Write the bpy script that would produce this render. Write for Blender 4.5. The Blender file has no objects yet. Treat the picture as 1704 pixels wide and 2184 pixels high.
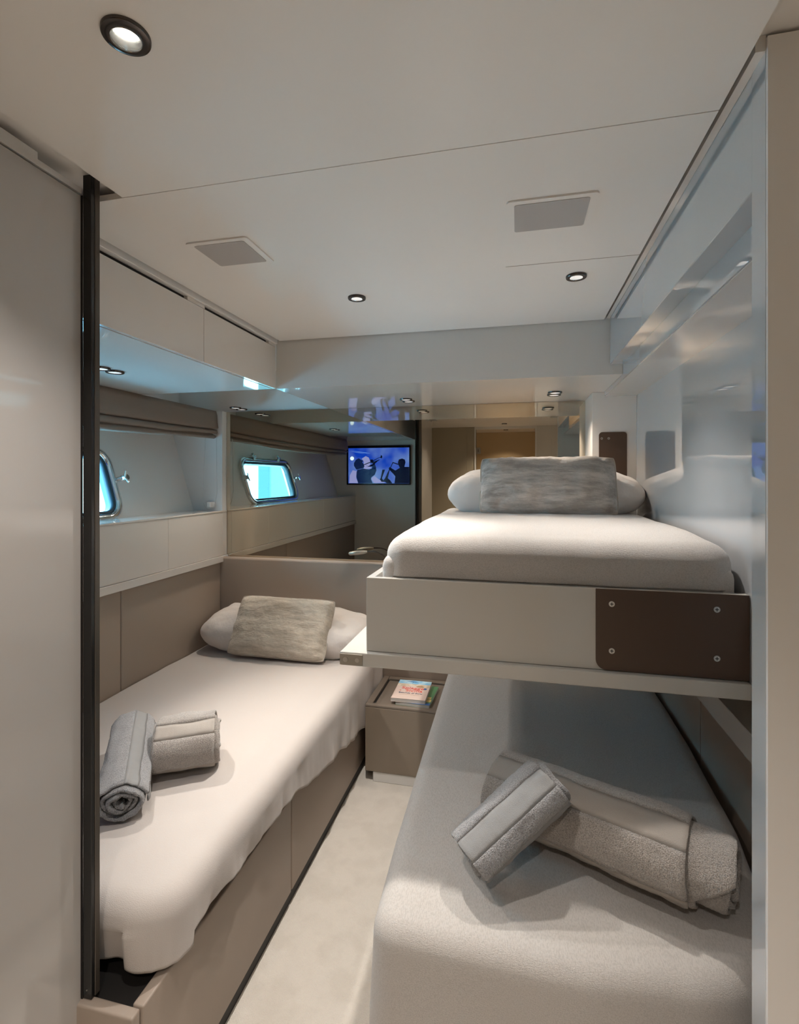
import bpy, bmesh, math, random
from mathutils import Vector, Matrix, noise
random.seed(4)
sc = bpy.context.scene
C = sc.collection

# ------------------------------------------------------------------ camera
cam = bpy.data.cameras.new('camera'); cam_o = bpy.data.objects.new('camera', cam); C.objects.link(cam_o)
cam.sensor_fit = 'HORIZONTAL'; cam.sensor_width = 36; cam.lens = 36*1080/1704
cam.shift_y = -74/1704; cam.clip_start = 0.02
cam_o.location = (0, 0, 1.30)
cam_o.rotation_euler = (math.pi/2, 0, math.atan(251/1080))
sc.camera = cam_o

# ------------------------------------------------------------------ world, exposure
vs = sc.view_settings
vs.view_transform = 'Standard'; vs.look = 'None'; vs.gamma = 1; vs.use_curve_mapping = False
vs.exposure = 0.06
w = bpy.data.worlds.new('sky'); sc.world = w; w.use_nodes = True
bg = w.node_tree.nodes['Background']
bg.inputs[0].default_value = (0.34, 0.70, 1.0, 1); bg.inputs[1].default_value = 22.0

WARM = (1.0, 0.86, 0.72); NEUT = (1.0, 0.93, 0.86)
P_CEIL, P_NEAR, P_UNDER, P_COR = 34, 26, 12, 60

def lamp(name, loc, power, col, size=110, radius=0.02, blend=0.6, parent=None, aim=None):
    l = bpy.data.lights.new(name, 'SPOT'); l.energy = power; l.color = col
    l.spot_size = math.radians(size); l.spot_blend = blend; l.shadow_soft_size = radius
    o = bpy.data.objects.new(name, l); C.objects.link(o)
    if parent: o.parent = parent; loc = Vector(loc)-parent.location
    o.location = loc
    if aim: o.rotation_euler = (Vector(aim)).to_track_quat('-Z', 'Y').to_euler()
    return o
sun = bpy.data.lights.new('sun', 'SUN'); sun.energy = 9; sun.color = (1, .97, .92); sun.angle = .01
sun_o = bpy.data.objects.new('sun', sun); C.objects.link(sun_o); sun_o.location = (0, 0, 6)
sun_o.rotation_euler = Vector((-.75, .12, -.55)).to_track_quat('-Z', 'Y').to_euler()

# ------------------------------------------------------------------ materials
def mat(name, col, rough=.5, metal=0, coat=0, spec=.5, bump=None, colvar=None, sheen=0, emit=None, ior=None):
    m = bpy.data.materials.new(name); m.use_nodes = True
    nt = m.node_tree; b = nt.nodes['Principled BSDF']
    b.inputs['Base Color'].default_value = (*col, 1); b.inputs['Roughness'].default_value = rough
    b.inputs['Metallic'].default_value = metal; b.inputs['Coat Weight'].default_value = coat
    b.inputs['Coat Roughness'].default_value = .008; b.inputs['Coat IOR'].default_value = 1.5 if coat < 1 else 2.1
    b.inputs['Specular IOR Level'].default_value = spec
    if ior: b.inputs['IOR'].default_value = ior
    if sheen:
        b.inputs['Sheen Weight'].default_value = sheen; b.inputs['Sheen Roughness'].default_value = .5
    if emit:
        b.inputs['Emission Color'].default_value = (*emit[0], 1); b.inputs['Emission Strength'].default_value = emit[1]
    tc = nt.nodes.new('ShaderNodeTexCoord')
    def nz(scale, stretch, detail=3, rg=.5):
        mp = nt.nodes.new('ShaderNodeMapping'); mp.inputs['Scale'].default_value = stretch
        n = nt.nodes.new('ShaderNodeTexNoise'); n.inputs['Scale'].default_value = scale; n.inputs['Detail'].default_value = detail; n.inputs['Roughness'].default_value = rg
        nt.links.new(tc.outputs['Object'], mp.inputs[0]); nt.links.new(mp.outputs[0], n.inputs[0])
        return n.outputs['Fac']
    if bump:                      # list of (scale, stretch, distance)
        prev = None
        for s, st, d in bump:
            bn = nt.nodes.new('ShaderNodeBump'); bn.inputs['Distance'].default_value = d; bn.inputs['Strength'].default_value = 1
            nt.links.new(nz(s, st), bn.inputs['Height'])
            if prev: nt.links.new(prev, bn.inputs['Normal'])
            prev = bn.outputs[0]
        nt.links.new(prev, b.inputs['Normal'])
    if colvar:                    # (scale, stretch, colour2, lo, hi)
        s, st, c2, lo, hi = colvar
        mr = nt.nodes.new('ShaderNodeMapRange'); mr.inputs['From Min'].default_value = lo; mr.inputs['From Max'].default_value = hi
        nt.links.new(nz(s, st, 9 if 'chenille' in name else 4, .72 if 'chenille' in name else .5), mr.inputs[0])
        mx = nt.nodes.new('ShaderNodeMix'); mx.data_type = 'RGBA'
        mx.inputs['A'].default_value = (*col, 1); mx.inputs['B'].default_value = (*c2, 1)
        nt.links.new(mr.outputs[0], mx.inputs['Factor']); nt.links.new(mx.outputs['Result'], b.inputs['Base Color'])
    return m
I3 = (1, 1, 1)
M_ceil = mat('ceiling_satin', (.80, .765, .725), .30, spec=.35)
M_lac = mat('white_lacquer', (.70, .66, .615), .10, coat=.8, spec=.5)
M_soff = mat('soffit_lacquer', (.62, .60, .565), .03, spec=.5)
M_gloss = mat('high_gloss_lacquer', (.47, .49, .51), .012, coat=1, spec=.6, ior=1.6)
M_bunk = mat('bunk_lacquer', (.52, .50, .46), .14, coat=.5)
M_wall = mat('painted_wall', (.72, .685, .64), .28, coat=.15)
M_hull = mat('hull_liner', (.78, .765, .74), .35)
M_door = mat('door_lacquer', (.50, .47, .44), .05, coat=.3)
M_olive = mat('olive_veneer', (.40, .34, .25), .4)
M_honey = mat('honey_veneer', (.62, .48, .30), .4)
M_leather = mat('taupe_leather', (.34, .275, .225), .48, bump=[(900, I3, .0002)])
M_taupe = mat('taupe_lacquer', (.235, .19, .145), .30, coat=.2)
M_tray = mat('tray_lacquer', (.20, .165, .135), .22, coat=.3)
M_dark = mat('black_gap', (.012, .010, .009), .6)
M_post = mat('black_anodised', (.012, .012, .012), .25)
M_postb = mat('bronze_anodised', (.10, .085, .07), .35, metal=.5)
M_brown = mat('brown_plate', (.078, .045, .028), .38)
M_steel = mat('steel', (.62, .60, .56), .28, metal=1)
M_chrome = mat('chrome', (.75, .77, .78), .08, metal=1)
M_nickel = mat('satin_nickel', (.40, .37, .32), .38, metal=.8)
M_mirror = mat('bronze_mirror', (.62, .565, .47), .0, metal=1)
M_rubber = mat('rubber', (.02, .05, .07), .4)
M_ring = mat('dark_chrome_ring', (.10, .09, .085), .18, metal=.9)
M_refl = mat('lamp_reflector', (.75, .75, .73), .2, metal=1)
M_bulb = mat('lamp_bulb', (1, 1, 1), .4, emit=((1, .95, .88), 18))
M_lens = mat('lamp_lens', (.8, .8, .8), .3, emit=((1, .93, .84), .55))
M_carpet = mat('cream_carpet', (.80, .74, .66), .9, sheen=.3, bump=[(420, I3, .004), (30, I3, .004)], colvar=(14, I3, (.74, .68, .60), .42, .62))
M_linen = mat('bed_linen', (.535, .485, .45), .8, sheen=.25, bump=[(900, (1, .25, 1), .0006), (900, (.25, 1, 1), .0006)])
M_linen2 = mat('bed_cover_grey', (.50, .465, .435), .8, sheen=.25, bump=[(800, (1, .2, 1), .0008), (800, (.2, 1, 1), .0008)],
               colvar=(500, (1, .3, 1), (.43, .40, .37), .45, .6))
M_pillow = mat('pillow_cotton', (.66, .61, .57), .8, sheen=.2, bump=[(18, I3, .006)])
M_terry_b = mat('beige_terry', (.47, .42, .375), .95, sheen=.6, bump=[(480, I3, .005)], colvar=(430, I3, (.24, .21, .185), .42, .66))
M_terry_g = mat('grey_terry', (.36, .355, .36), .95, sheen=.6, bump=[(480, I3, .005)], colvar=(430, I3, (.17, .168, .172), .42, .66))
M_band_b = mat('beige_woven_band', (.39, .35, .31), .8, bump=[(800, I3, .0015)])
M_band_g = mat('grey_woven_band', (.28, .278, .275), .8, bump=[(800, I3, .0015)])
M_chen = mat('chenille', (.66, .59, .49), .85, sheen=.4, bump=[(420, (.08, 1, .6), .003), (14, I3, .02)], colvar=(38, (.16, 1, .6), (.42, .365, .29), .36, .60))
M_chen2 = mat('chenille_grey', (.60, .545, .49), .85, sheen=.4, bump=[(420, (.08, 1, .6), .003), (14, I3, .02)], colvar=(30, (.18, .9, .6), (.31, .28, .25), .38, .60))
M_pipe = mat('cushion_piping', (.42, .37, .31), .8)
M_blind = mat('blind_fabric', (.25, .20, .165), .9, bump=[(500, I3, .001)])
M_white = mat('white_plastic', (.72, .71, .69), .4)
M_cord = mat('bead_cord', (.6, .6, .58), .5)
M_page = mat('paper_edge', (.55, .52, .48), .8)
M_tv = mat('tv_bezel', (.012, .012, .013), .2)
M_grille = mat('speaker_grille', (.47, .44, .42), .6, bump=[(1500, I3, .0006)])
M_boat = mat('neighbour_hull', (.85, .85, .85), .5)
gl = bpy.data.materials.new('tinted_glass'); gl.use_nodes = True
nt = gl.node_tree; nt.nodes.clear()
o_ = nt.nodes.new('ShaderNodeOutputMaterial'); t_ = nt.nodes.new('ShaderNodeBsdfTransparent'); g_ = nt.nodes.new('ShaderNodeBsdfGlossy')
t_.inputs[0].default_value = (.62, .93, .97, 1); g_.inputs['Roughness'].default_value = .02
mx = nt.nodes.new('ShaderNodeMixShader')
mx.inputs[0].default_value = .08; nt.links.new(t_.outputs[0], mx.inputs[1]); nt.links.new(g_.outputs[0], mx.inputs[2]); nt.links.new(mx.outputs[0], o_.inputs[0])
M_glass = gl

# ------------------------------------------------------------------ helpers
def link(name, me, mats, parent=None, smooth=False):
    for m in (mats if isinstance(mats, (list, tuple)) else [mats]): me.materials.append(m)
    if smooth:
        for p in me.polygons: p.use_smooth = True
    o = bpy.data.objects.new(name, me); C.objects.link(o)
    if parent: o.parent = parent
    return o
def mesh(name, vs_, fs, mats, parent=None, smooth=False, local=False, mi=None):
    if parent and not local:
        p = parent; off = Vector((0, 0, 0))
        while p: off += p.location; p = p.parent
        vs_ = [Vector(v)-off for v in vs_]
    me = bpy.data.meshes.new(name); me.from_pydata([tuple(v) for v in vs_], [], fs); me.update()
    bm = bmesh.new(); bm.from_mesh(me); bmesh.ops.recalc_face_normals(bm, faces=bm.faces); bm.to_mesh(me); bm.free()
    if mi:
        for p, k in zip(me.polygons, mi): p.material_index = k
    return link(name, me, mats, parent, smooth)
class B:
    """collects solid shapes into one mesh"""
    def __init__(s): s.bm = bmesh.new()
    def box(s, x0, x1, y0, y1, z0, z1, bev=0, seg=2):
        r = bmesh.ops.create_cube(s.bm, size=1)
        for v in r['verts']:
            v.co = Vector(((x0+x1)/2+v.co.x*(x1-x0), (y0+y1)/2+v.co.y*(y1-y0), (z0+z1)/2+v.co.z*(z1-z0)))
        if bev:
            es = list({e for v in r['verts'] for e in v.link_edges})
            bmesh.ops.bevel(s.bm, geom=es, offset=bev, segments=seg, profile=.5, affect='EDGES')
        return s
    def prism(s, pts, axis, a0, a1):
        """polygon (2D) extruded along axis: 'x' pts=(y,z); 'y' pts=(x,z); 'z' pts=(x,y)"""
        def mk(p, a): return {'x': (a, p[0], p[1]), 'y': (p[0], a, p[1]), 'z': (p[0], p[1], a)}[axis]
        A = [s.bm.verts.new(mk(p, a0)) for p in pts]; Bv = [s.bm.verts.new(mk(p, a1)) for p in pts]
        n = len(pts)
        s.bm.faces.new(A); s.bm.faces.new(Bv[::-1])
        for i in range(n): s.bm.faces.new((A[i], Bv[i], Bv[(i+1) % n], A[(i+1) % n]))
        return s
    def cyl(s, c, axis, r0, r1, h, n=24):
        r = bmesh.ops.create_cone(s.bm, cap_ends=True, segments=n, radius1=r0, radius2=r1, depth=h)
        q = Vector((0, 0, 1)).rotation_difference(Vector(axis).normalized())
        for v in r['verts']: v.co = q @ v.co + Vector(c)
        return s
    def tube(s, pts, r, n=10):
        pts = [Vector(p) for p in pts]; rings = []
        up = Vector((0, 0, 1))
        for i, p in enumerate(pts):
            d = (pts[min(i+1, len(pts)-1)]-pts[max(i-1, 0)]).normalized()
            a = d.cross(up)
            if a.length < .1: a = d.cross(Vector((0, 1, 0)))
            a.normalize(); b = d.cross(a)
            rr = r[i] if isinstance(r, (list, tuple)) else r
            rings.append([s.bm.verts.new(p+(a*math.cos(t)+b*math.sin(t))*rr) for t in [2*math.pi*k/n for k in range(n)]])
        for i in range(len(rings)-1):
            for k in range(n):
                s.bm.faces.new((rings[i][k], rings[i][(k+1) % n], rings[i+1][(k+1) % n], rings[i+1][k]))
        s.bm.faces.new(rings[0][::-1]); s.bm.faces.new(rings[-1])
        return s
    def lathe(s, prof, c, n=40, closed=True):
        """profile [(r,z)] about vertical axis at c"""
        rings = []
        for r, z in prof:
            rings.append([s.bm.verts.new((c[0]+r*math.cos(2*math.pi*k/n), c[1]+r*math.sin(2*math.pi*k/n), c[2]+z)) for k in range(n)])
        m = len(rings)
        for i in range(m if closed else m-1):
            a, b = rings[i], rings[(i+1) % m]
            for k in range(n): s.bm.faces.new((a[k], a[(k+1) % n], b[(k+1) % n], b[k]))
        return s
    def obj(s, name, mats, parent=None, smooth=False, local=False):
        bmesh.ops.recalc_face_normals(s.bm, faces=s.bm.faces)
        if parent and not local:
            p = parent; off = Vector((0, 0, 0))
            while p: off += p.location; p = p.parent
            bmesh.ops.translate(s.bm, verts=s.bm.verts, vec=-off)
        me = bpy.data.meshes.new(name); s.bm.to_mesh(me); s.bm.free()
        o = link(name, me, mats, parent)
        if smooth:
            for p in me.polygons: p.use_smooth = True
            try: me.set_sharp_from_angle(angle=math.radians(40))
            except Exception: pass
        return o
def thing(name, label, cat, loc=(0, 0, 0), group=None, rot=(0, 0, 0)):
    o = bpy.data.objects.new(name, None); o.empty_display_size = .05; C.objects.link(o)
    o.location = loc; o.rotation_euler = rot; tag(o, label, cat, group); return o
def tag(o, label, cat, group=None):
    o['label'] = label; o['category'] = cat
    if group: o['group'] = group
    return o
def st(o): o['kind'] = 'structure'; return o
def dup(root, loc, label=None):
    r = root.copy(); C.objects.link(r); r.location = loc
    if label: r['label'] = label
    for ch in list(root.children):
        c = ch.copy(); C.objects.link(c); c.parent = r
        for g in ch.children:
            d = g.copy(); C.objects.link(d); d.parent = c
    return r
def rrect(w_, h_, r, n=8, slant=0):
    """rounded rectangle outline centred on 0"""
    pts = []
    for cx, cy, a0 in ((w_/2-r, h_/2-r, 0), (-w_/2+r, h_/2-r, 90), (-w_/2+r, -h_/2+r, 180), (w_/2-r, -h_/2+r, 270)):
        for k in range(n+1):
            a = math.radians(a0+90*k/n); pts.append((cx+r*math.cos(a), cy+r*math.sin(a)))
    return pts
def fbm(p, sc_=1.0, off=0): return noise.fractal(Vector(p)*sc_+Vector((off, off*1.7, off*.3)), 1.0, 2.0, 3)

FZ = -.045          # floor level
CZ = 1.86           # ceiling level
UZ = 1.665          # lowered soffit level
BY = 2.54           # mirror plane

# ================================================================== SETTING
st(B().box(-2.2, 1.6, -1.9, 2.8, FZ-.05, FZ).obj('floor', M_carpet))
ce = B()
# near panel, cut out for the big downlight
hc = (-.482, .546); hr = .0183; nh = 48
ci = [ce.bm.verts.new((hc[0]+hr*math.cos(2*math.pi*k/nh), hc[1]+hr*math.sin(2*math.pi*k/nh), CZ)) for k in range(nh)]
def sq(k):
    a = 2*math.pi*k/nh; dx, dy = math.cos(a), math.sin(a); m_ = .08/max(abs(dx), abs(dy)); return (hc[0]+dx*m_, hc[1]+dy*m_)
so = [ce.bm.verts.new((*sq(k), CZ)) for k in range(nh)]
cu_ = [ce.bm.verts.new((v.co.x, v.co.y, CZ+.012)) for v in ci]
for k in range(nh):
    j = (k+1) % nh
    ce.bm.faces.new((ci[k], ci[j], so[j], so[k])); ce.bm.faces.new((ci[k], cu_[k], cu_[j], ci[j]))
for x0_, x1_, y0_, y1_ in ((-.77, hc[0]-.08, .10, .862), (hc[0]+.08, .30, .10, .862), (hc[0]-.08, hc[0]+.08, .10, hc[1]-.08), (hc[0]-.08, hc[0]+.08, hc[1]+.08, .862)):
    ce.box(x0_, x1_, y0_, y1_, CZ, CZ+.012)
ce.box(-.95, .30, .864, 1.915, CZ, CZ+.012)       # cabin panel
ce.box(-1.0, 1.3, -1.9, .098, CZ, CZ+.012)          # corridor panel
ce.box(-2.3, 1.6, -2.0, 2.9, CZ+.026, CZ+.08)        # deckhead above
st(ce.obj('ceiling', M_ceil))
# thin access-panel joint in the ceiling
st(B().box(-.03, .30, 1.376, 1.3775, CZ-.0006, CZ+.001).obj('trim_1', M_leather))
# lowered soffit over the berths (front face + glossy underside)
st(B().box(-.9695, .3625, 1.92, 2.60, UZ, CZ+.02).obj('trim_2', M_soff))
# hull side above the locker: sloping, with a hole for the porthole
def hullx(z): return -1.761-.31*(z-1.101)
PY0, PY1, PZ0, PZ1 = 1.225, 1.945, 1.135, 1.405
hv, hf = [], []
ys = [.2, PY0, PY1, 2.56]; zs = [1.0, PZ0, PZ1, 1.70]
for y in ys:
    for z in zs: hv.append((hullx(z), y, z))
for y in ys:
    for z in zs: hv.append((hullx(z)-.05, y, z-.015))
for i in range(3):
    for j in range(3):
        if i == 1 and j == 1: continue
        a = i*4+j
        hf.append((a, a+4, a+5, a+1)); hf.append((a+16, a+17, a+21, a+20))
for (a, b) in ((5, 6), (6, 10), (10, 9), (9, 5), (0, 3), (3, 15), (15, 12), (12, 0)): hf.append((a, b, b+16, a+16))
st(mesh('wall_left', hv, hf, M_hull))
# outer skin of the boat below the locker keeps the daylight out
st(B().box(-2.0, -1.80, .1, 2.6, FZ, 1.06).box(-2.1, -1.90, .1, 2.6, 1.62, CZ+.05).obj('wall_hull', M_hull))
# end return beside the mirror
st(B().box(-1.95, -1.585, 2.50, 2.56, 1.0, UZ).obj('trim_3', M_hull))
# back bulkhead
st(B().box(-2.0, .60, BY+.02, BY+.08, FZ, CZ+.03).box(.315, .60, 2.31, BY+.018, .62, UZ-.0005, .0).obj('wall_back', M_wall))
# right side: lower wall, niche, gloss wall above bunk level
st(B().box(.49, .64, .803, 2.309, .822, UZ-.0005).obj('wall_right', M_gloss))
st(B().box(.66, .70, .803, 2.60, FZ, .83).box(.60, .66, .803, 2.54, .822, .83).obj('trim_4', M_olive))
# pier between corridor and berths (reveal + front)
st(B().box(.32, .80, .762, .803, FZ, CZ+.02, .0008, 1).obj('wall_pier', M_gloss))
st(B().box(.3205, .80, .757, .7615, FZ, CZ+.02).obj('trim_5', M_ceil))
# wall with the television (faces the mirror), corridor walls, doorway opposite the mirror
st(B().box(-2.0, -.835, .19, .234, FZ, CZ).obj('wall_front', M_wall))
st(B().box(-1.0, -.95, -.60, .188, FZ, CZ).box(-1.0, -.8185, .15, .1895, FZ, CZ).obj('wall_corridor_left', M_door))
st(B().box(-1.0, -.55, -.66, -.60, FZ, CZ).box(-.549, -.447, -.66, -.60, FZ, CZ).obj('wall_rear', M_olive))
st(B().box(.19, .36, -.66, -.60, FZ, CZ).box(.361, 1.2, -.66, -.60, FZ, CZ).box(.80, .86, -.66, .80, FZ, CZ).obj('wall_corridor_right', M_wall))
st(B().box(-.447, .19, -.66, -.60, 1.83, CZ).box(-.462, -.447, -.665, -.59, FZ, CZ).box(.19, .205, -.665, -.59, FZ, CZ).obj('trim_6', M_ceil))
st(B().box(-1.0, .80, -1.42, -1.36, FZ, CZ).box(-.9, -.85, -1.4, -.66, FZ, CZ).box(.6, .65, -1.4, -.66, FZ, CZ).obj('wall_far_room', M_honey))
# outer shell that closes the rooms behind the panels
st(B().box(.86, .9, -2, 2.9, FZ, CZ+.05).box(-2.2, .9, 2.66, 2.7, FZ, CZ+.05).box(-2.2, .9, -1.95, -1.9, FZ, CZ+.05)
   .box(-2.1, -1.0, -1.9, .12, FZ, CZ+.05).obj('wall_outer', M_dark))

# ---- ceiling-edge pieces on the left of the corridor, sliding door
d1 = bpy.data.objects.new('door_1', None); C.objects.link(d1); d1.location = (-.83, .5, FZ+.01); st(d1)
B().box(-.84, -.817, .19, .8105, FZ+.012, 1.842, .0015, 1).obj('door_panel', M_door, d1)
B().box(-.85, -.842, .19, .835, FZ+.012, 1.85).box(-.8405, -.8145, .8108, .8119, .29, 1.8425).obj('edge_seal', M_dark, d1)
st(B().box(-.88, -.8175, .19, .72, 1.846, 1.869).box(-.88, -.8175, .72, .8118, 1.846, 1.857).obj('trim_7', M_wall))
post = thing('door_post', 'slim black metal post running up beside the foot of the left bed', 'post', (-.805, .822, .297))
B().box(-.815, -.7955, .812, .820, .297, 1.882, .0008, 1).obj('front_profile', M_post, post)
B().box(-.8150, -.7945, .8205, .832, .297, 1.882, .0008, 1).obj('rear_profile', M_postb, post)
B().cyl((-.805, .8115, .315), (0, 1, 0), .0012, .0012, .002, 10).obj('screw', M_steel, post)

# ---- overhead cabinet on the left
cab = thing('overhead_cabinet', 'long white overhead cabinet with two flap doors above the left bed', 'cabinet', (-1.4, 1.1, UZ))
B().box(-1.93, -.986, .235, 1.919, UZ, CZ+.02).obj('carcass', M_soff, cab)
B().box(-.9855, -.9835, .24, 1.9195, UZ+.004, 1.852).obj('groove', M_dark, cab)
B().box(-.983, -.970, .24, 1.4265, UZ+.001, 1.836, .001, 1).obj('door', M_lac, cab)
B().box(-.983, -.970, 1.4285, 1.9190, UZ+.001, 1.836, .001, 1).obj('door', M_lac, cab)
for a, b in ((.24, 1.0), (1.345, 1.432), (1.858, 1.919)): B().box(-.983, -.970, a, b, 1.8365, 1.848).obj('filler', M_lac, cab)
B().box(-.983, -.962, .24, 1.9190, 1.8485, 1.872, .001, 1).obj('header', M_ceil, cab)

# ---- overhead cabinet on the right
rc = thing('overhead_cabinet', 'white glossy overhead cabinet along the right side above the bunk', 'cabinet', (.45, 1.3, UZ))
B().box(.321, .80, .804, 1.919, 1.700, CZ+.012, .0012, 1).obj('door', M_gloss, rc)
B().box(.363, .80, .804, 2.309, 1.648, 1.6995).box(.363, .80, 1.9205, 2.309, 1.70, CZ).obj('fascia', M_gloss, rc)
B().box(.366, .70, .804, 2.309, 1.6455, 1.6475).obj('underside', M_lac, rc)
B().box(.308, .3205, .762, 1.919, CZ+.004, CZ+.025).obj('shadow_gap', M_lac, rc)

# ================================================================== PORTHOLE
win = bpy.data.objects.new('window_1', None); C.objects.link(win); st(win)
wc = Vector((hullx(1.270), 1.585, 1.270)); win.location = wc
ang = math.atan(.31)
# local axes: a -> +Y, b -> up the slope, n -> inward
aY = Vector((0, 1, 0)); bU = Vector((-math.sin(ang), 0, math.cos(ang))); nI = Vector((math.cos(ang), 0, math.sin(ang)))
def wl(a, b, n): return aY*a+bU*b+nI*n
def ring_obj(name, prof, w_, h_, r, m, parent):
    """sweep profile [(inset, n)] round a rounded rectangle"""
    vs_, fs = [], []
    K = None
    for ins, nn in prof:
        pts = rrect(w_-2*ins, h_-2*ins, max(r-ins, .01), 8); K = len(pts)
        vs_ += [wl(p[0], p[1], nn) for p in pts]
    m_ = len(prof)
    for i in range(m_):
        for k in range(K):
            a = i*K+k; b = i*K+(k+1) % K; c = ((i+1) % m_)*K+(k+1) % K; d = ((i+1) % m_)*K+k
            fs.append((a, b, c, d))
    return mesh(name, vs_, fs, m, parent, True, local=True)
ring_obj('frame', [(0, .002), (0, .016), (.004, .022), (.018, .026), (.030, .022), (.034, .012), (.034, -.03), (.012, -.03)], .79, .352, .095, M_chrome, win)
ring_obj('seal', [(.0345, .012), (.040, .014), (.048, .010), (.048, -.03), (.0345, -.03)], .79, .352, .095, M_rubber, win)
pp = rrect(.79-.098, .352-.098, .05, 8)
mesh('glass_pane', [wl(p[0], p[1], 0) for p in pp], [tuple(range(len(pp)))], M_glass, win, local=True)
def fitting(a, b, knob, name):
    s = B()
    if knob:
        s.cyl(wl(a, b, .030), nI, .013, .013, .024, 16)
        s.cyl(wl(a+.012*(1 if a > 0 else -1), b, .050), nI, .017, .014, .018, 16)
        for k in (-1, 1): s.tube([wl(a, b, .056), wl(a+.006, b+.028*k, .064)], [.006, .004], 8)
        s.box(0, .001, 0, .001, 0, .001)
    else:
        s.cyl(wl(a-.018, b, .028), aY, .011, .011, .020, 14); s.cyl(wl(a+.018, b, .028), aY, .011, .011, .020, 14)
        s.tube([wl(a, b-.03, .026), wl(a, b+.022, .030)], .010, 8)
    return s.obj(name, M_chrome, win, True, local=True)
fitting(.405, .015, True, 'latch_knob'); fitting(-.405, .015, True, 'latch_knob')
fitting(.205, .180, False, 'hinge'); fitting(-.18, .180, False, 'hinge')
# neighbouring boat outside
nb = B().box(-5.2, -4.9, 1.9, 9.0, -.5, 2.05, .04, 2).box(-5.1, -4.92, 3.2, 6.2, 2.2, 2.9, .04, 2).obj('neighbour_boat', M_boat)
nb2 = B().box(-5.4, -5.1, -14, -4.75, -.5, 2.1, .05, 2).obj('added_teal_panel', mat('teal_panel', (.035, .085, .085), .5))  # added panel, tones part of the overbright sky view down to cyan
tag(nb2, 'teal panel added outside to darken part of the sky mirrored in the porthole', 'boat')
tag(nb, 'bright white hull of a boat moored outside, seen through the porthole', 'boat')

# ================================================================== LEFT SIDE
lk = thing('side_locker', 'long white side locker under the porthole above the left bed', 'locker', (-1.68, 1.4, .835))
B().box(-1.80, -1.596, .236, BY-.002, .87, 1.113).obj('carcass', M_lac, lk)
B().box(-1.80, -1.578, .236, BY-.002, 1.109, 1.117, .001, 1).obj('top', M_lac, lk)
for a, b in ((.236, 1.0895), (1.0905, 2.0495), (2.0505, 2.497), (2.498, BY-.002)):
    B().box(-1.595, -1.580, a, b, .8705, 1.1085, .0008, 1).obj('door', M_lac, lk)
B().box(-1.80, -1.572, .236, BY-.002, .836, .8695, .0012, 1).obj('bottom_rail', M_lac, lk)
for a, b, lab in ((.236, 1.770, 'taupe padded leather wall panel beside the foot half of the left bed'), (1.772, 2.488, 'taupe padded leather wall panel beside the pillow end of the left bed')):
    tag(B().box(-1.66, -1.588, a, b, .10, .834, .006, 3).obj('wall_panel', M_leather, None, True), lab, 'wall panel', 'padded wall panels')
hb = tag(B().box(-1.65, .314, 2.49, 2.535, FZ+.001, .862, .012, 4).obj('headboard', M_leather, None, True), 'taupe leather headboard running across the back wall below the mirror', 'headboard')
mir = thing('wall_mirror', 'bronze tinted mirror covering the back wall above the headboard', 'mirror', (-.6, BY+.01, .87))
B().box(-1.583, .3145, BY, BY+.016, .80, UZ-.001).obj('mirror_glass', M_mirror, mir)
# roman blind, gathered
bl = thing('roman_blind', 'taupe fabric roman blind folded up above the porthole', 'blind', (-1.64, 1.45, 1.51))
def blind():
    vs_, fs = [], []
    prof = [(-1.700, 1.664), (-1.612, 1.664), (-1.606, 1.64), (-1.604, 1.60), (-1.600, 1.572), (-1.608, 1.563), (-1.640, 1.566), (-1.606, 1.557), (-1.603, 1.545), (-1.610, 1.538),
            (-1.645, 1.545), (-1.614, 1.531), (-1.612, 1.522), (-1.626, 1.515), (-1.66, 1.520), (-1.70, 1.54)]
    n = 60
    for i in range(n+1):
        t = i/n; y = .40+2.085*t
        sag = .014*math.sin(math.pi*t)**.8
        for k, (x, z) in enumerate(prof):
            f = max(0, min(1, (1.60-z)/.08))
            vs_.append((x+.004*fbm((y*4, k*.7, 0)), y, z-sag*f*1.6+.006*f*fbm((y*3, k*.5, 3))))
    m = len(prof)
    for i in range(n):
        for k in range(m): a = i*m+k; b = i*m+(k+1) % m; fs.append((a, b, b+m, a+m))
    fs.append(tuple(range(m))); fs.append(tuple(range(n*m, n*m+m)))
    return mesh('fabric', vs_, fs, M_blind, bl, True)
blind()
pts = [(-1.663, 2.46, 1.52)]+[(-1.663-.014*t, 2.46, 1.52-.33*t) for t in (.3, .6, .9)]
loop = pts+[(-1.6375+.040*math.cos(math.radians(a)), 2.46, 1.19+.065*math.sin(math.radians(a))) for a in range(190, 351, 16)]+[(-1.590-.006*t, 2.46, 1.19+.33*t) for t in (.1, .4, .7, 1)]
B().tube(loop, .0016, 6).obj('pull_cord', M_cord, bl, True)
B().box(-1.652, -1.628, 2.452, 2.4985, 1.135, 1.165, .005, 2).obj('cord_clip', M_white, bl)

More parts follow.
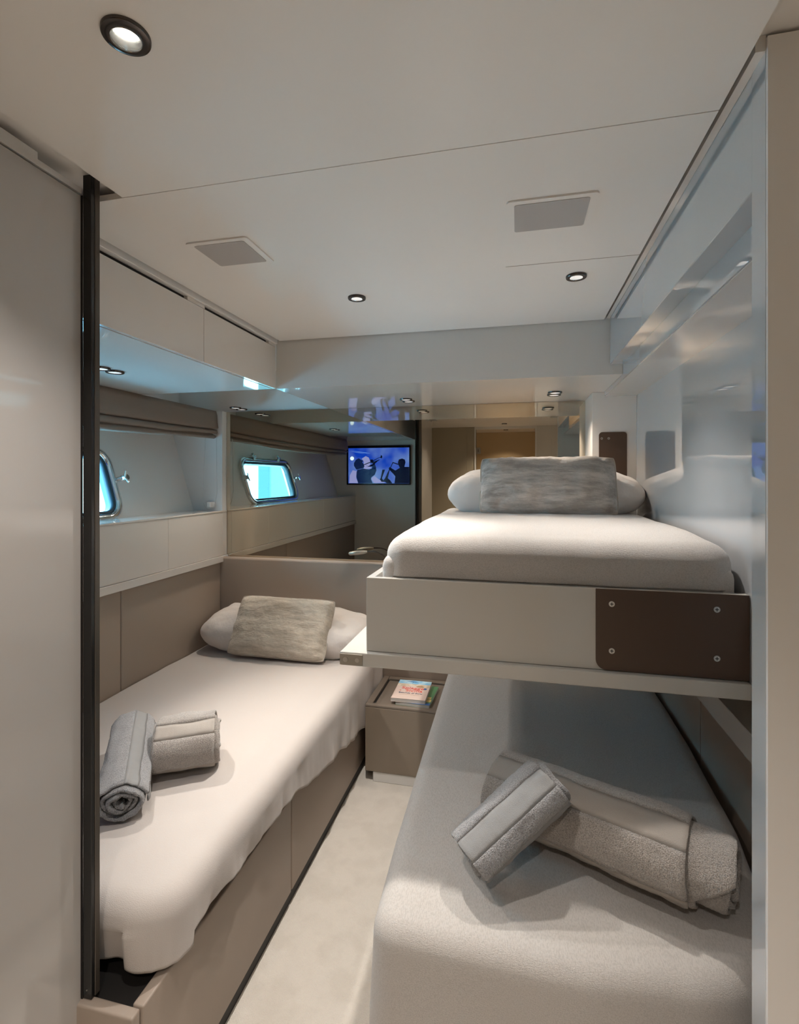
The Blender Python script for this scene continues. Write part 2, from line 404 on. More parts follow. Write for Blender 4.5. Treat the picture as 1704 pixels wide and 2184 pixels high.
# ================================================================== TV ON THE FRONT WALL (seen in the mirror)
tv = thing('television', 'small wall television showing two jazz musicians in blue light', 'television', (-1.338, .235, 1.42))
TX0, TX1, TZ0, TZ1 = -1.644, -1.023, 1.240, 1.590
s = B(); s.box(-1.664, -1.013, .236, .262, 1.225, 1.615, .004, 2); s.obj('housing', M_tv, tv)
def em(name, col, st_=1.0):
    m = bpy.data.materials.new(name); m.use_nodes = True
    b = m.node_tree.nodes['Principled BSDF']; b.inputs['Base Color'].default_value = (0, 0, 0, 1); b.inputs['Roughness'].default_value = .25
    b.inputs['Emission Color'].default_value = (*col, 1); b.inputs['Emission Strength'].default_value = st_
    return m
Mscr = em('screen_blue', (.03, .18, .9), 1.0)
nt = Mscr.node_tree; b_ = nt.nodes['Principled BSDF']; tc = nt.nodes.new('ShaderNodeTexCoord'); nz_ = nt.nodes.new('ShaderNodeTexNoise'); nz_.inputs['Scale'].default_value = 5
rp = nt.nodes.new('ShaderNodeValToRGB'); rp.color_ramp.elements[0].position = .35; rp.color_ramp.elements[0].color = (.005, .07, .85, 1)
rp.color_ramp.elements[1].position = .72; rp.color_ramp.elements[1].color = (.20, .38, .98, 1)
nt.links.new(tc.outputs['Object'], nz_.inputs[0]); nt.links.new(nz_.outputs['Fac'], rp.inputs[0]); nt.links.new(rp.outputs[0], b_.inputs['Emission Color'])
scr = B().box(TX0, TX1, .2622, .2632, TZ0, TZ1).obj('screen', Mscr, tv)
def sp(u, v):   # zoomed-crop coordinates (u 160..1535, v 285..1075) to the screen
    return (TX0+(u-160)/1375*(TX1-TX0), TZ1-(v-285)/790*(TZ1-TZ0))
def shape(polys, name, m, y):
    s = B()
    for P_ in polys:
        s.prism([sp(*p) for p in P_], 'y', y, y+.0006)
    return s.obj(name, m, tv)
M_sil = em('silhouette_navy', (.004, .014, .10), 1); M_sil2 = em('silhouette_dark', (.002, .004, .03), 1)
M_glo = em('stage_glow', (.36, .42, .95), 1.1); M_moon = em('stage_lamp', (.62, .85, 1), 2); M_beam = em('light_beam', (.15, .35, .98), 1.4)
def circ(cx, cy, r, n=20, sy=1): return [(cx+r*math.cos(2*math.pi*k/n), cy+r*sy*math.sin(2*math.pi*k/n)) for k in range(n)]
shape([circ(245, 515, 45)], 'stage_lamp', M_moon, .2633)
shape([[(470, 520), (560, 465), (630, 500), (665, 590), (650, 700), (690, 740), (540, 760), (500, 700), (520, 600)], [(690, 960), (760, 910), (850, 980), (1000, 1060), (760, 1070), (700, 1000)],
       [(180, 1070), (190, 900), (260, 780), (350, 800), (340, 960), (390, 1070)]], 'stage_glow', M_glo, .2633)
shape([[(190, 330), (560, 400), (670, 410), (560, 385)], [(170, 350), (420, 395), (550, 420), (400, 380)]], 'light_beams', M_beam, .2633)
shape([[(290, 620), (330, 550), (400, 512), (450, 545), (510, 570), (480, 600), (520, 650), (530, 700), (500, 740), (420, 750), (350, 770), (320, 730), (290, 680)],
       [(370, 770), (500, 745), (640, 765), (720, 730), (790, 720), (805, 780), (770, 880), (690, 940), (680, 980), (720, 1072), (385, 1072), (345, 930), (350, 830)],
       [(700, 740), (720, 640), (770, 640), (800, 730), (780, 760)]], 'trumpeter', M_sil, .2640)
shape([[(520, 650), (660, 595), (900, 480), (905, 440), (940, 470), (930, 520), (880, 500), (700, 600), (530, 665)], [(590, 660), (600, 700), (650, 690), (690, 650), (700, 700), (740, 590), (880, 540), (870, 560), (720, 640), (640, 705), (590, 700)],
       [(660, 545), (720, 540), (745, 600), (720, 630), (670, 610)]], 'trumpet', M_sil2, .2647)
shape([[(1290, 600), (1310, 545), (1380, 525), (1440, 550), (1455, 610), (1430, 710), (1535, 712), (1535, 1072), (1210, 1072), (1230, 920), (1180, 860), (1120, 800), (1080, 750), (1100, 710), (1150, 740), (1230, 790), (1330, 730), (1290, 650)]], 'saxophonist', M_sil2, .2640)
shape([[(1290, 640), (1170, 600), (1130, 690), (1060, 830), (1000, 960), (960, 1010), (930, 960), (1000, 770), (940, 770), (900, 960), (880, 980), (920, 1040), (1000, 1040), (1060, 960), (1100, 790), (1180, 625), (1290, 665)],
       [(1060, 960), (1120, 1010), (1160, 1072), (1040, 1072), (1000, 1040)]], 'saxophone', M_sil2, .2647)
B().box(-1.40, -1.28, .248, .266, 1.227, 1.232).obj('sensor_bar', M_dark, tv)
sw = thing('switch_plate', 'small metal switch plate at the doorway seen in the mirror', 'switch', (-.395, -.598, 1.59))
B().box(-.446, -.395, -.599, -.592, 1.56, 1.63, .001, 1).obj('plate', M_nickel, sw)
B().box(-.424, -.418, -.5915, -.589, 1.58, 1.61).obj('keyhole', M_dark, sw)

# ================================================================== LAMPS
def downlight(loc, label, R=.029, power=20, col=NEUT, deep=True, name='ceiling_downlight', grp='recessed ceiling downlights', size=120, hang=.0):
    x, y, z = loc
    t = thing(name, label, 'lamp', loc, grp)
    B().lathe([(R, 0), (R, -.004-hang), (R*.96, -.006-hang), (R*.68, -.006-hang), (R*.64, -.003), (R*.64, 0)], loc, 40).obj('trim_ring', M_ring, t, True)
    B().lathe([(R*.64, -.0055-hang), (R*.62, -.0062-hang), (R*.60, -.004), (R*.60, .004), (R*.64, .004)], loc, 40).obj('inner_ring', M_chrome, t, True)
    B().lathe([(R*.60, -.0035), (R*.60, -.001), (R*.02, -.001), (R*.02, -.0035)], loc, 32).obj('lens', M_lens, t)
    lamp('lamp_light', (x, y, z-.012-hang), power, col, size, .018, 1, t)
    return t
# big near one: cut the illusion of a can by a real cup below the ceiling void is not possible, so it is a shallow cup
def can_light(loc, label, R, power, col):
    x, y, z = loc
    t = thing('ceiling_downlight', label, 'lamp', loc, 'recessed ceiling downlights')
    B().lathe([(R, 0), (R, -.003), (R*.97, -.0045), (R*.68, -.0065), (R*.645, -.006), (R*.645, 0)], loc, 48).obj('trim_ring', M_ring, t, True)
    B().lathe([(R*.645, -.0066), (R*.63, -.0072), (R*.61, -.006), (R*.61, -.002), (R*.645, -.002)], loc, 48).obj('inner_ring', M_chrome, t, True)
    B().lathe([(R*.615, -.005), (R*.45, .012), (R*.44, .0255), (R*.46, .0255), (R*.63, -.002)], loc, 40).obj('reflector', M_refl, t, True)
    B().lathe([(R*.44, .020), (R*.44, .0235), (.0005, .0235), (.0005, .020)], loc, 32).obj('bulb', M_bulb, t, True)
    lamp('lamp_light', (x, y, z-.012), power, col, 110, .018, 1, t)
    return t
P_AISLE = 78
LN = (-.482, .546, CZ)
can_light(LN, 'large round ceiling downlight glowing white, nearest the camera top left', .029, P_NEAR, NEUT)
downlight((-.486, 1.505, CZ), 'small dark ringed ceiling downlight in the middle of the cabin ceiling', .028, P_AISLE, NEUT, size=78)
downlight((.160, 1.482, CZ), 'small dark ringed ceiling downlight on the right above the bunk', .028, P_CEIL, NEUT, size=88)
downlight((-.13, -.30, CZ), 'downlight in the corridor ceiling opposite the mirror', .028, P_COR, NEUT)
downlight((-.13, -1.00, CZ), 'downlight in the room beyond the mirrored doorway', .028, 34, WARM)
def twin(loc, label, power, col, aim=None, size=120):
    x, y, z = loc
    t = thing('twin_spotlight', label, 'lamp', loc, 'twin spotlights in the lowered soffit')
    for k in (-1, 1):
        c = (x, y+.0305*k, z); R = .0295
        B().lathe([(R, 0), (R, -.004), (R*.95, -.006), (R*.74, -.006), (R*.72, -.002), (R*.72, 0)], c, 32).obj('trim_ring', M_ring, t, True)
        B().lathe([(R*.71, -.004), (R*.71, -.001), (.0006, -.001), (.0006, -.004)], c, 24).obj('lens', M_lens, t)
    lamp('lamp_light', (x, y, z-.014), power, col, size, .022, .7, t, aim)
    return t
twin((-1.350, 1.447, UZ), 'pair of round spotlights under the left overhead cabinet near the black post', 34, NEUT, (1.05, .12, -1.15), 84)
twin((-1.432, 2.410, UZ), 'pair of round spotlights in the soffit corner next to the blind end', 17, WARM, (.45, -.42, -1.0), 116)
twin((-.505, 2.336, UZ), 'pair of round spotlights in the soffit above the television reflection', P_UNDER, WARM)
twin((.158, 2.292, UZ), 'pair of round spotlights in the soffit above the bunk cushion', P_UNDER, WARM)

# ceiling speakers
def speaker(x0, x1, y0, y1, label):
    t = thing('ceiling_speaker', label, 'speaker', ((x0+x1)/2, (y0+y1)/2, CZ), 'ceiling speakers')
    cx, cy = (x0+x1)/2, (y0+y1)/2
    B().prism([(cx+a, cy+b) for a, b in rrect(x1-x0, y1-y0, .008, 5)], 'z', CZ-.0035, CZ-.0002).obj('frame', M_ceil, t)
    B().prism([(cx+a, cy+b) for a, b in rrect(x1-x0-.030, y1-y0-.026, .006, 5)], 'z', CZ-.0045, CZ-.0036).obj('grille', M_grille, t)
speaker(-.775, -.612, 1.063, 1.206, 'square white ceiling speaker grille above the left bed')
speaker(-.021, .157, 1.050, 1.192, 'square white ceiling speaker grille on the right side of the ceiling')

# reading lamp
rl = thing('reading_lamp', 'chrome gooseneck reading lamp curving over the headboard', 'reading lamp', (-.60, 2.50, .862))
pts = []
for k in range(13):
    t = k/12; a = math.radians(170*t)
    pts.append((-.745+.13*(1-t)**1.0+.0*t, 2.478, .862+.064*math.sin(math.pi*.5*min(1, t*1.25))**.8-.004*t))
B().tube(pts, .0035, 8).obj('gooseneck', M_ring, rl, True)
B().cyl((-.613, 2.485, .858), (0, 0, 1), .012, .012, .012, 20).obj('base', M_chrome, rl, True)
B().tube([(-.745, 2.478, .921), (-.762, 2.475, .918), (-.80, 2.472, .914), (-.835, 2.470, .909), (-.842, 2.470, .908)], [.005, .010, .012, .010, .004], 12).obj('lamp_head', M_nickel, rl, True)

# ================================================================== FABRIC BUILDERS
def resample(pts, n):
    L = [0]
    for a, b in zip(pts, pts[1:]): L.append(L[-1]+(Vector(b)-Vector(a)).length)
    out = []; j = 0
    for i in range(n+1):
        d = L[-1]*i/n
        while j < len(L)-2 and L[j+1] < d: j += 1
        t = (d-L[j])/max(1e-9, L[j+1]-L[j]); out.append(Vector(pts[j]).lerp(Vector(pts[j+1]), t))
    return out
def spread(name, per, spine, ztop, R, hem, mats, parent, seed=0, n=260, crown=0.0, fold=.006, flare=0.0, zfun=None, tuck=None):
    """bed cover: per = edge polyline (2D), spine = inner polyline (2D), R = edge rounding radius, hem(y,i)->hem height"""
    per = resample([(p[0], p[1], 0) for p in per], n); spine = resample([(p[0], p[1], 0) for p in spine], n)
    m_top, m_r, m_d = 22, 8, 14
    vs_, fs = [], []
    for i in range(n+1):
        p, q = per[i], spine[i]
        tg = per[min(n, i+1)]-per[max(0, i-1)]
        nrm = Vector((tg.y, -tg.x, 0)).normalized()
        if nrm.dot(p-q) < 0: nrm = -nrm
        base = p-nrm*R
        row = []
        for k in range(m_top):
            t = k/(m_top-1); c = q.lerp(base, t)
            z = ztop+crown*math.sin(math.pi*min(1, t)*.5+math.pi*.5)+.0035*fbm((c.x*3.1, c.y*2.3, seed))+.0012*fbm((c.x*14, c.y*9, seed+2))
            if zfun: z += zfun(c.x, c.y)
            row.append(Vector((c.x, c.y, z)))
        zb = row[-1].z
        for k in range(1, m_r+1):
            a = math.pi/2*k/m_r
            row.append(base+nrm*R*math.sin(a)+Vector((0, 0, zb-R*(1-math.cos(a)))))
        zh = hem(p.x, p.y, i/n); z0 = row[-1].z
        for k in range(1, m_d+1):
            t = k/m_d; z = z0+(zh-z0)*t
            s_ = i*.05
            w_ = fold*t*(fbm((p.x*9+p.y*9, z*2.2, seed+5))*1.4+.5*math.sin((p.x+p.y)*23+seed+z*3))
            if tuck is not None:
                ds = i/n-tuck
                if 0 < ds < .022: w_ -= .011*(1-ds/.022)**1.5*min(1, t*3+.3)
                elif -.02 < ds <= 0: w_ += .005*(1+ds/.02)
            row.append(base+nrm*(R+w_+flare*t)+Vector((0, 0, z)))
        e = row[-1]; row.append(e-nrm*.004+Vector((0, 0, .002))); row.append(e-nrm*.006+Vector((0, 0, .03)))
        vs_ += row
    m = len(row)
    for i in range(n):
        for k in range(m-1): a = i*m+k; fs.append((a, a+1, a+m+1, a+m))
    o = mesh(name, vs_, fs, mats, parent, True)
    return o
def arc(cx, cy, r, a0, a1, n=10): return [(cx+r*math.cos(math.radians(a0+(a1-a0)*k/n)), cy+r*math.sin(math.radians(a0+(a1-a0)*k/n))) for k in range(n+1)]
def cushion_mesh(W, H, T, k=.06, rnd=0.0, n=44, p=2.4, seed=0, wr=.004, ripple=0):
    vs_, fs = [], []
    def pt(u, v, sgn):
        x = W/2*u*(1-k*(1-v*v)*abs(u)**3)*(1-rnd*v**4); y = H/2*v*(1-k*(1-u*u)*abs(v)**3)*(1-rnd*1.6*u**6)
        e = (max(0, 1-abs(u)**p)*max(0, 1-abs(v)**p))**.5
        ew = 1-min(1, (1-abs(u))*(1-abs(v))*9)
        z = sgn*T/2*e+wr*fbm((x*11, y*11, sgn*3+seed))*min(1, e*3)+ripple*ew*fbm((x*40 if abs(v) > abs(u) else x*6, y*40 if abs(u) > abs(v) else y*6, seed+7))*min(1, e*4)
        return (x, y, z)
    idx = {}
    for sgn in (1, -1):
        for i in range(n+1):
            for j in range(n+1):
                edge = i in (0, n) or j in (0, n)
                key = (i, j, 0 if edge else sgn)
                if key in idx: continue
                u = math.sin(math.pi/2*(2*i/n-1)*.96)/math.sin(math.pi/2*.96); v = math.sin(math.pi/2*(2*j/n-1)*.96)/math.sin(math.pi/2*.96)
                idx[key] = len(vs_); vs_.append(pt(u, v, sgn))
    g = lambda i, j, s_: idx[(i, j, 0 if (i in (0, n) or j in (0, n)) else s_)]
    for s_ in (1, -1):
        for i in range(n):
            for j in range(n):
                fs.append((g(i, j, s_), g(i+1, j, s_), g(i+1, j+1, s_), g(i, j+1, s_)))
    border = [g(i, 0, 1) for i in range(n)]+[g(n, j, 1) for j in range(n)]+[g(n-i, n, 1) for i in range(n)]+[g(0, n-j, 1) for j in range(n)]
    return vs_, fs, [Vector(vs_[b]) for b in border]
def cushion(name, label, cat, W, H, T, loc, rot, M, grp=None, piping=True, **kw):
    t = thing(name, label, cat, loc, grp, rot)
    vs_, fs, bd = cushion_mesh(W, H, T, **kw)
    mesh('cover', vs_, fs, M, t, True, local=True)
    if piping:
        B().tube(bd+[bd[0]], .0042, 8).obj('piping', M_pipe, t, True, local=True)
    return t

# ================================================================== LEFT BED
lb = thing('single_bed', 'left single bed on a taupe leather base along the hull side', 'bed', (-1.13, 1.65, FZ), 'single beds')
B().box(-1.585, -.716, .815, 2.485, .0, .285).obj('platform', M_dark, lb)  # coloured black to stand in for the shade under the mattress
B().box(-.715, -.690, .825, 1.4705, .0, .296, .004, 3).obj('side_panel', M_leather, lb, True)
B().box(-.715, -.690, 1.4755, 2.485, .0, .296, .004, 3).obj('side_panel', M_leather, lb, True)
B().box(-1.585, -.694, .800, .823, .0, .296, .005, 3).obj('foot_panel', M_leather, lb, True)
B().box(-1.585, -.700, .815, 2.485, FZ, -.001).obj('kickboard', M_dark, lb)
B().box(-1.583, -.72, .90, 2.48, .325, .415, .03, 4).obj('mattress', M_linen, lb, True)
per = [(-.663, 2.485), (-.665, 1.8), (-.668, 1.2), (-.670, 1.0)]+arc(-.770, .953, .10, 0, -90)[0:]+[(-1.1, .853), (-1.583, .853)]
def hemL(x, y, t):
    if y > .95: 
        h = .335-.02*math.sin((y-1)*2.2) if y < 1.45 else .318-.15*max(0, (y-1.45)/.75)
        h = max(.175, h)
        return h+.012*fbm((y*4, 0, 1))
    return .318+.014*fbm((x*6, y*6, 2))-.02*max(0, (-.75-x))
def zL(x, y): return -.028*max(0, min(1, (-1.2-x)/.38))*1.0 + .0
o = spread('bedspread', per, [(-1.583, 2.485), (-1.583, .93)], .449, .052, hemL, M_linen, None, seed=3, fold=.011, zfun=zL, tuck=.672, n=420)
tag(o, 'cream bedspread draped over the left bed and hanging down its side', 'bedspread')
# second layer showing at the head end over the locker side (fold of the sheet)
cushion('pillow', 'plain white pillow at the head of the left bed', 'pillow', .89, .31, .20, (-1.120, 2.335, .540), (math.radians(14), 0, 0), M_pillow, 'white pillows', False, k=.0, rnd=.13, p=3.4, seed=1, wr=.012)
cushion('scatter_cushion', 'beige chenille cushion leaning on the pillow of the left bed', 'cushion', .505, .290, .125, (-1.095, 2.225, .585), (math.radians(58), math.radians(0), math.radians(-1)), M_chen, 'chenille cushions', k=.03, rnd=.045, p=3.2, seed=5, wr=.010, ripple=.010)

# ================================================================== NIGHTSTAND + BOOKS
ns = thing('nightstand', 'low taupe nightstand with an inset tray top between the two beds', 'nightstand', (-.50, 2.3, FZ))
B().box(-.657, -.335, 2.152, 2.487, .0, .284, .003, 2).obj('cabinet_body', M_taupe, ns)
B().box(-.622, -.34, 2.156, 2.48, FZ, -.0005, .002, 1).obj('plinth', M_white, ns)
B().box(-.657, -.335, 2.152, 2.178, .2845, .294, .002, 2).box(-.657, -.628, 2.179, 2.487, .2845, .294, .002, 2).box(-.627, -.335, 2.455, 2.487, .2845, .294, .002, 2).obj('tray_rim', M_tray, ns)
B().box(-.6275, -.335, 2.1785, 2.4545, .2845, .2858).obj('groove', M_dark, ns)
B().box(-.618, -.335, 2.187, 2.446, .286, .2885, .001, 1).obj('tray_panel', M_tray, ns)
def book(label, c, W, D, T, rz, z, name='paperback_book'):
    t = thing(name, label, 'book', (c[0], c[1], z), 'travel books on the nightstand', (0, 0, rz))
    B().box(-W/2+.001, W/2-.0015, -D/2+.001, D/2-.001, .0006, T-.0006).obj('pages', M_page, t, local=True)
    return t
bx, by = -.468, 2.292
M_cov1 = mat('cover_sand', (.78, .62, .55), .35, coat=.3); M_cov2 = mat('cover_green', (.10, .26, .12), .35, coat=.3)
b2 = book('travel guide with a green landscape cover lying underneath on the nightstand', (bx+.022, by-.002), .155, .205, .014, math.radians(-3), .2886)
B().box(-.0775, .0775, -.1025, .1025, .0, .0006).box(-.0775, .0775, -.1025, .1025, .0134, .014).box(-.0775, -.0768, -.1025, .1025, 0, .014).obj('cover', M_cov2, b2, local=True)
M_y = mat('cover_yellow', (.75, .55, .22), .4); M_bl = mat('cover_blue', (.05, .16, .45), .4); M_sky = mat('cover_sky', (.20, .52, .80), .4, colvar=(30, I3, (.5, .72, .85), .4, .6))
M_red = mat('title_red', (.78, .10, .07), .5); M_blk = mat('title_navy', (.05, .07, .14), .5); M_sand = mat('cover_dune', (.62, .50, .36), .5, colvar=(40, I3, (.78, .70, .60), .4, .6))
M_rock = mat('cover_rock', (.45, .28, .15), .6)
B().box(-.07, .075, -.07, -.045, .0141, .0143).box(.02, .07, -.04, -.02, .0141, .0143).obj('coast_picture', M_y, b2, local=True)
B().box(-.0775, .0775, -.1025, -.082, .0141, .0143).obj('title_band', M_bl, b2, local=True)
b1 = book('paperback about the beaches of Sicily with a pink sandy cover on top of the pile', (bx-.005, by+.0), .155, .205, .016, math.radians(1), .2886+.0146)
B().box(-.0775, .0775, -.1025, .1025, .0, .0006).box(-.0775, .0775, -.1025, .1025, .0154, .016).box(-.0775, -.0768, -.1025, .1025, 0, .016).obj('cover', M_cov1, b1, local=True)
B().box(-.0775, .0775, .062, .1025, .0161, .0163).obj('sky_picture', M_sky, b1, local=True)
B().prism([(-.0775, .062), (-.0775, .035), (-.04, .030), (0, .036), (.04, .022), (.0775, .034), (.0775, .062)], 'z', .0161, .01635).obj('dune_picture', M_sand, b1, local=True)
B().prism([(.012, .034), (.02, .046), (.038, .050), (.052, .036), (.045, .028), (.022, .028)], 'z', .0164, .0166).obj('rock_picture', M_rock, b1, local=True)
B().prism([(-.04, .086), (-.02, .092), (.0, .090), (.02, .078), (-.002, .084), (-.02, .084)], 'z', .0164, .0166).prism([(-.012, .066), (-.010, .066), (-.006, .086), (-.008, .086)], 'z', .0164, .0166).obj('parasol_picture', M_bl, b1, local=True)
def text(body, size, loc, m, parent, name, rot=(0, 0, 0), off=.0003, align='CENTER'):
    cu = bpy.data.curves.new(name, 'FONT'); cu.body = body; cu.size = size; cu.extrude = .00025; cu.align_x = align; cu.offset = off
    to = bpy.data.objects.new(name, cu); C.objects.link(to)
    dg = bpy.context.evaluated_depsgraph_get(); me = bpy.data.meshes.new_from_object(to.evaluated_get(dg))
    bpy.data.objects.remove(to)
    for mm in list(me.materials): pass
    me.materials.clear()
    o = link(name, me, m, parent); o.location = loc; o.rotation_euler = rot
    return o
text('Spiagge', .036, (.002, .004, .0164), M_red, b1, 'title', off=.0002)
text('di', .011, (-.052, -.020, .0164), M_red, b1, 'title', off=.0002)
text('Sicilia', .036, (.012, -.024, .0164), M_red, b1, 'title', off=.0002)
text('Beaches of Sicily', .0165, (0, -.045, .0164), M_blk, b1, 'subtitle', off=.0001)
B().box(-.05, .045, -.0575, -.0560, .0161, .0163).obj('small_print', M_rock, b1, local=True)
B().cyl((.058, .016, .0163), (0, 0, 1), .0085, .0085, .0005, 20).obj('round_badge', M_bl, b1, local=True)

# ================================================================== RIGHT LOWER BED
rb = thing('single_bed', 'right lower single bed beneath the bunk', 'bed', (.12, 1.7, FZ), 'single beds')
B().box(-.26, .60, .99, 2.485, .0, .28, .004, 2).obj('base', M_leather, rb)
B().box(-.25, .60, 1.01, 2.485, FZ, -.001).obj('kickboard', M_dark, rb)
B().box(-.262, .525, .98, 2.48, .281, .41, .03, 4).obj('mattress', M_linen2, rb, True)
per = [(-.305, 2.485), (-.300, 1.9), (-.288, 1.2), (-.280, 1.02)]+arc(-.215, .985, .065, 180, 270)[1:]+[(-.05, .915), (.12, .912), (.26, .93)]+arc(.27, 1.13, .20, -85, -20)[0:]+[(.50, 1.20), (.530, 1.4), (.547, 1.8), (.550, 2.485)]
def hemR(x, y, t):
    if x > .45: return .36
    return .05 + .01*fbm((x*4, y*4, 1))
o = spread('bedspread', per, [(.12, 2.485), (.1201, 1.25), (.1202, 2.485)], .449, .045, hemR, M_linen2, None, seed=9, fold=.006, flare=.01, n=320)
tag(o, 'grey beige bedspread covering the right lower bed below the bunk', 'bedspread')
rp_ = thing('wall_cushion', 'dark padded panel on the wall behind the right lower bed', 'wall panel', (.60, 1.5, .3))
B().box(.556, .60, .804, 1.7485, .30, .640, .004, 2).obj('padded_panel', M_leather, rp_)
B().box(.556, .60, 1.7505, 2.487, .30, .640, .004, 2).obj('padded_panel', M_leather, rp_)
sr = tag(B().box(.522, .66, .804, 2.30, .643, .710, .0015, 1).obj('side_shelf', M_lac), 'white ledge strip on the right wall under the bunk', 'shelf')

# ================================================================== UPPER BUNK
ub = thing('upper_bunk', 'white lacquered upper bunk fixed to the right wall', 'bunk', (.03, 1.7, .825))
B().box(-.440, .489, 1.222, 2.305, .822, .857, .003, 2).obj('tray', M_bunk, ub)
B().box(-.375, -.357, 1.2569, 2.305, .8575, 1.045, .002, 2).box(-.375, .489, 1.2385, 1.2565, .8575, 1.045, .002, 2).obj('side_frame', M_bunk, ub)
pl = []
x0, x1, z0, z1, r = .176, .4885, .8595, 1.0445, .022
pl = [(x1, z1), (x0, z1)]+[(x0+r-r*math.cos(math.radians(a)), z0+r-r*math.sin(math.radians(a))) for a in range(0, 91, 10)]+[(x1, z0)]
B().prism(pl, 'y', 1.2355, 1.2383).obj('brown_plate', M_brown, ub)
def screw(x, z, y, parent, r=.0065):
    o = B().cyl((x, y-.0006, z), (0, 1, 0), r, r*.95, .0016, 20).obj('screw', M_steel, parent)
    B().box(x-.0036, x+.0036, y-.0019, y-.0015, z-.0008, z+.0008).box(x-.0008, x+.0008, y-.0019, y-.0015, z-.0036, z+.0036).obj('slot', M_dark, o)
for x, z in ((.210, 1.011), (.210, .904), (.425, 1.011), (.425, .904)): screw(x, z, 1.235, ub)
B().box(-.4395, -.379, 1.2195, 1.2218, .8245, .8525, .0006, 1).obj('latch_plate', M_nickel, ub)
B().lathe([(.0075, 0), (.0075, .0015), (.0062, .0015), (.0062, 0)], (0, 0, 0), 24).obj('x', M_nickel)
bpy.data.objects.remove(bpy.data.objects['x'])
B().cyl((-.424, 1.2188, .8385), (0, 1, 0), .0066, .0066, .0018, 24).obj('push_button', M_steel, ub)
B().cyl((-.393, 1.2188, .8385), (0, 1, 0), .0055, .0055, .0018, 20).obj('lock', M_steel, ub)
B().box(-.345, .478, 1.262, 2.30, .86, 1.10, .03, 4).obj('mattress', M_linen2, ub, True)
per = [(-.338, 2.305), (-.338, 1.75), (-.338, 1.36)]+arc(-.278, 1.316, .060, 180, 270)+[(.05, 1.256), (.30, 1.256)]+arc(.419, 1.316, .060, -90, -5)+[(.481, 1.5), (.485, 2.305)]
def zB(x, y): return -.010*max(0, min(1, (1.55-y)/.28))**1.5
o = spread('bedspread', per, [(.07, 2.305), (.0701, 1.45), (.0702, 2.305)], 1.158, .055, lambda x, y, t: 1.0465, M_linen2, None, seed=15, fold=.004, n=260, zfun=zB)
tag(o, 'light grey bedspread tucked over the upper bunk mattress', 'bedspread')
cushion('pillow', 'white pillow at the head of the upper bunk', 'pillow', .78, .25, .19, (.100, 2.185, 1.238), (math.radians(16), 0, 0), M_pillow, 'white pillows', False, k=.0, rnd=.13, p=3.6, seed=8, wr=.012)
cushion('scatter_cushion', 'grey chenille cushion standing upright on the upper bunk', 'cushion', .525, .240, .12, (.112, 2.075, 1.268), (math.radians(68), 0, math.radians(-1)), M_chen2, 'chenille cushions', k=.03, rnd=.045, p=3.4, seed=12, wr=.010, ripple=.011)
bp = thing('metal_plate', 'dark brown rounded metal plate on the white wall beside the mirror', 'plate', (.397, 2.309, 1.15))
B().prism([(.397+a, 1.325+b) for a, b in rrect(.112, .336, .014, 6)], 'y', 2.3065, 2.3095).obj('plate', M_brown, bp)
for x in (.352, .380): screw(x, 1.466, 2.306, bp, .0048)

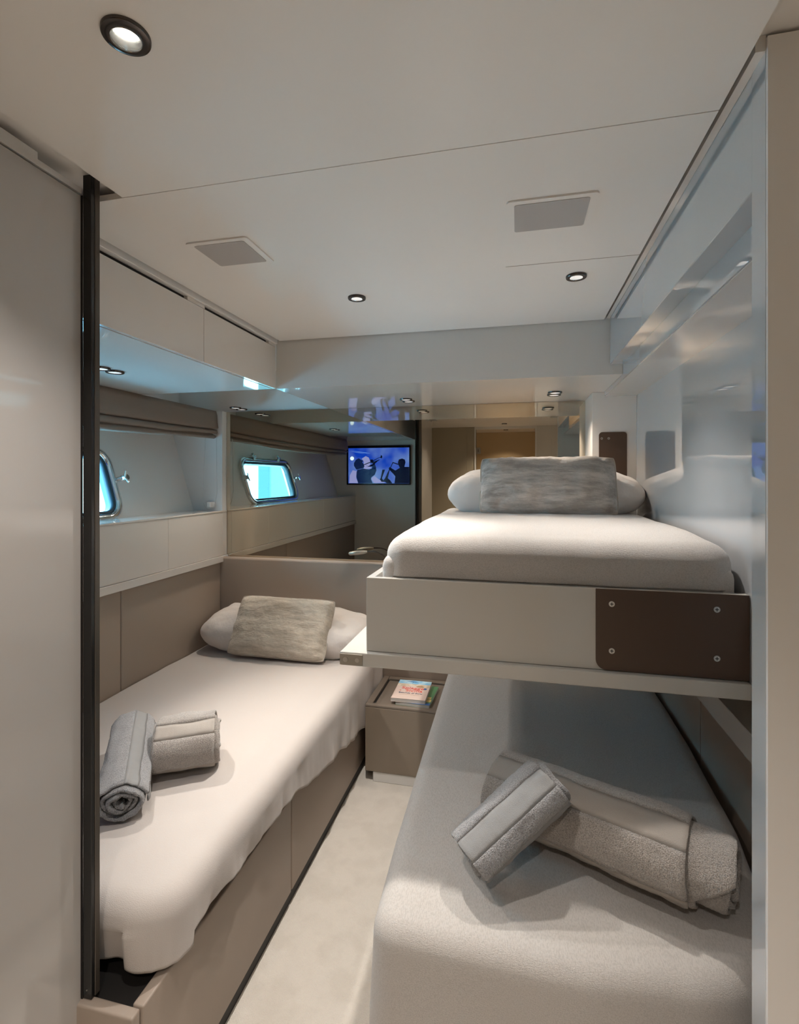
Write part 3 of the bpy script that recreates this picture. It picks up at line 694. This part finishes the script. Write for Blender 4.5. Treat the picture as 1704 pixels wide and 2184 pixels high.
# ================================================================== TOWELS
def towel(label, p0, p1, R, Mt, Mb, grp, flat=.9, turns=3.2, roll=0, short=.0, seed=0, thick=.009, hemw=.022, gap1=.06, bandw=.04, nl=90, flip=1):
    """rolled towel: axis p0 -> p1 (p1 end shows its spiral), roll = angle of the free edge (deg)"""
    p0 = Vector(p0); p1 = Vector(p1); L = (p1-p0).length
    ax = (p1-p0).normalized(); side = Vector((0, 0, 1)).cross(ax).normalized(); up = ax.cross(side).normalized()
    q = Matrix((ax, side, up)).transposed().to_quaternion()
    t = thing('rolled_towel', label, 'towel', p0, grp, q.to_euler())
    pitch = thick*1.12; r_in = R-pitch*turns
    N = int(turns*46)
    prof = []; S = 0; last = None
    for i in range(N+1):
        th = 2*math.pi*turns*i/N
        r = R-pitch*turns*i/N
        a = flip*(-th)+math.radians(roll)
        sq = (1+.10*math.cos(2*a+.6))
        x, z = r*math.cos(a)*sq, r*math.sin(a)*flat
        if last: S += math.hypot(x-last[0], z-last[1])
        last = (x, z); prof.append((x, z, S, th))
    def sheet(i0, i1, name, m, out=0.0, rough=.0012):
        vs_, fs = [], []
        cols = list(range(i0, i1+1))
        nt_ = len(cols)
        for side_ in (1, -1):
            for c_ in cols:
                x, z, S_, th = prof[c_]; r = math.hypot(x, z)
                ux, uz = x/r, z/r
                turn = th/(2*math.pi)
                e0 = .006*math.sin(turn*5+seed)+.004*fbm((th, 0, seed)); e1 = .008*math.sin(turn*4.2+seed*2)+.004*fbm((th, 4, seed))
                sh = short*max(0, min(1, (1.15-turn)/.12)) if turn < 1.15 else 0
                for j in range(nl+1):
                    s = -e0+(L+e0+e1-sh)*j/nl
                    h = (thick/2+out)*side_
                    lump = .004*fbm((s*7, ux*2.2, uz*2.2+seed))*(1 if turn < 1.2 else .5)
                    if turn < 1.2: lump += .0026*fbm((s*22, ux*4, uz*4+seed+9))
                    fz = rough*noise.noise(Vector((s*420, x*420, z*420+side_*9)))
                    edge = min(j, nl-j)/3
                    h *= min(1, .45+.55*edge)
                    d = h+lump+fz
                    vs_.append((s, x+ux*d, z+uz*d))
        K = nl+1
        for c_ in range(nt_-1):
            for j in range(nl):
                a = c_*K+j; fs.append((a, a+1, a+K+1, a+K))
                b = (nt_+c_)*K+j; fs.append((b, b+K, b+K+1, b+1))
            for j in (0, nl):
                a = c_*K+j; b = (nt_+c_)*K+j; fs.append((a, a+K, b+K, b))
        for c_ in (0, nt_-1):
            for j in range(nl):
                a = c_*K+j; b = (nt_+c_)*K+j; fs.append((a, b, b+1, a+1))
        return mesh(name, vs_, fs, m, t, True, local=True)
    def idx(S_): return min(range(N+1), key=lambda i: abs(prof[i][2]-S_))
    a = idx(hemw); b = idx(hemw+gap1); c = idx(hemw+gap1+bandw)
    sheet(0, a, 'hem', Mb, -.0022, .0002); sheet(a, b, 'terry_strip', Mt); sheet(b, c, 'woven_band', Mb, -.002, .0002); sheet(c, N, 'terry_roll', Mt)
    return t
G1 = 'towels on the left bed'; G2 = 'towels on the right bed'
towel('beige rolled towel lying behind the grey one on the left bed', (-1.012, 1.262, .526), (-.872, 1.350, .526), .079, M_terry_b, M_band_b, G1, roll=222, seed=2, flat=.95, nl=90, gap1=.085, bandw=.045, turns=4, thick=.012)
towel('grey rolled towel with its spiral end facing the camera on the left bed', (-1.160, 1.345, .530), (-.945, 1.052, .500), .056, M_terry_g, M_band_g, G1, roll=-12, seed=5, flat=.84, nl=140, gap1=.026, bandw=.036, turns=3.9, thick=.011, flip=-1)
towel('large beige rolled bath towel on the right lower bed', (-.04, 1.29, .533), (.405, 1.088, .533), .088, M_terry_b, M_band_b, G2, roll=208, seed=8, flat=.93, short=.065, nl=190, turns=4.4, bandw=.065, gap1=.078, thick=.012, hemw=.026)
towel('small grey rolled towel leaning on the large beige one', (-.10, 1.058, .510), (.072, 1.155, .638), .061, M_terry_g, M_band_g, G2, roll=206, seed=11, flat=.82, nl=110, turns=3.0, gap1=.034, bandw=.05, thick=.011)
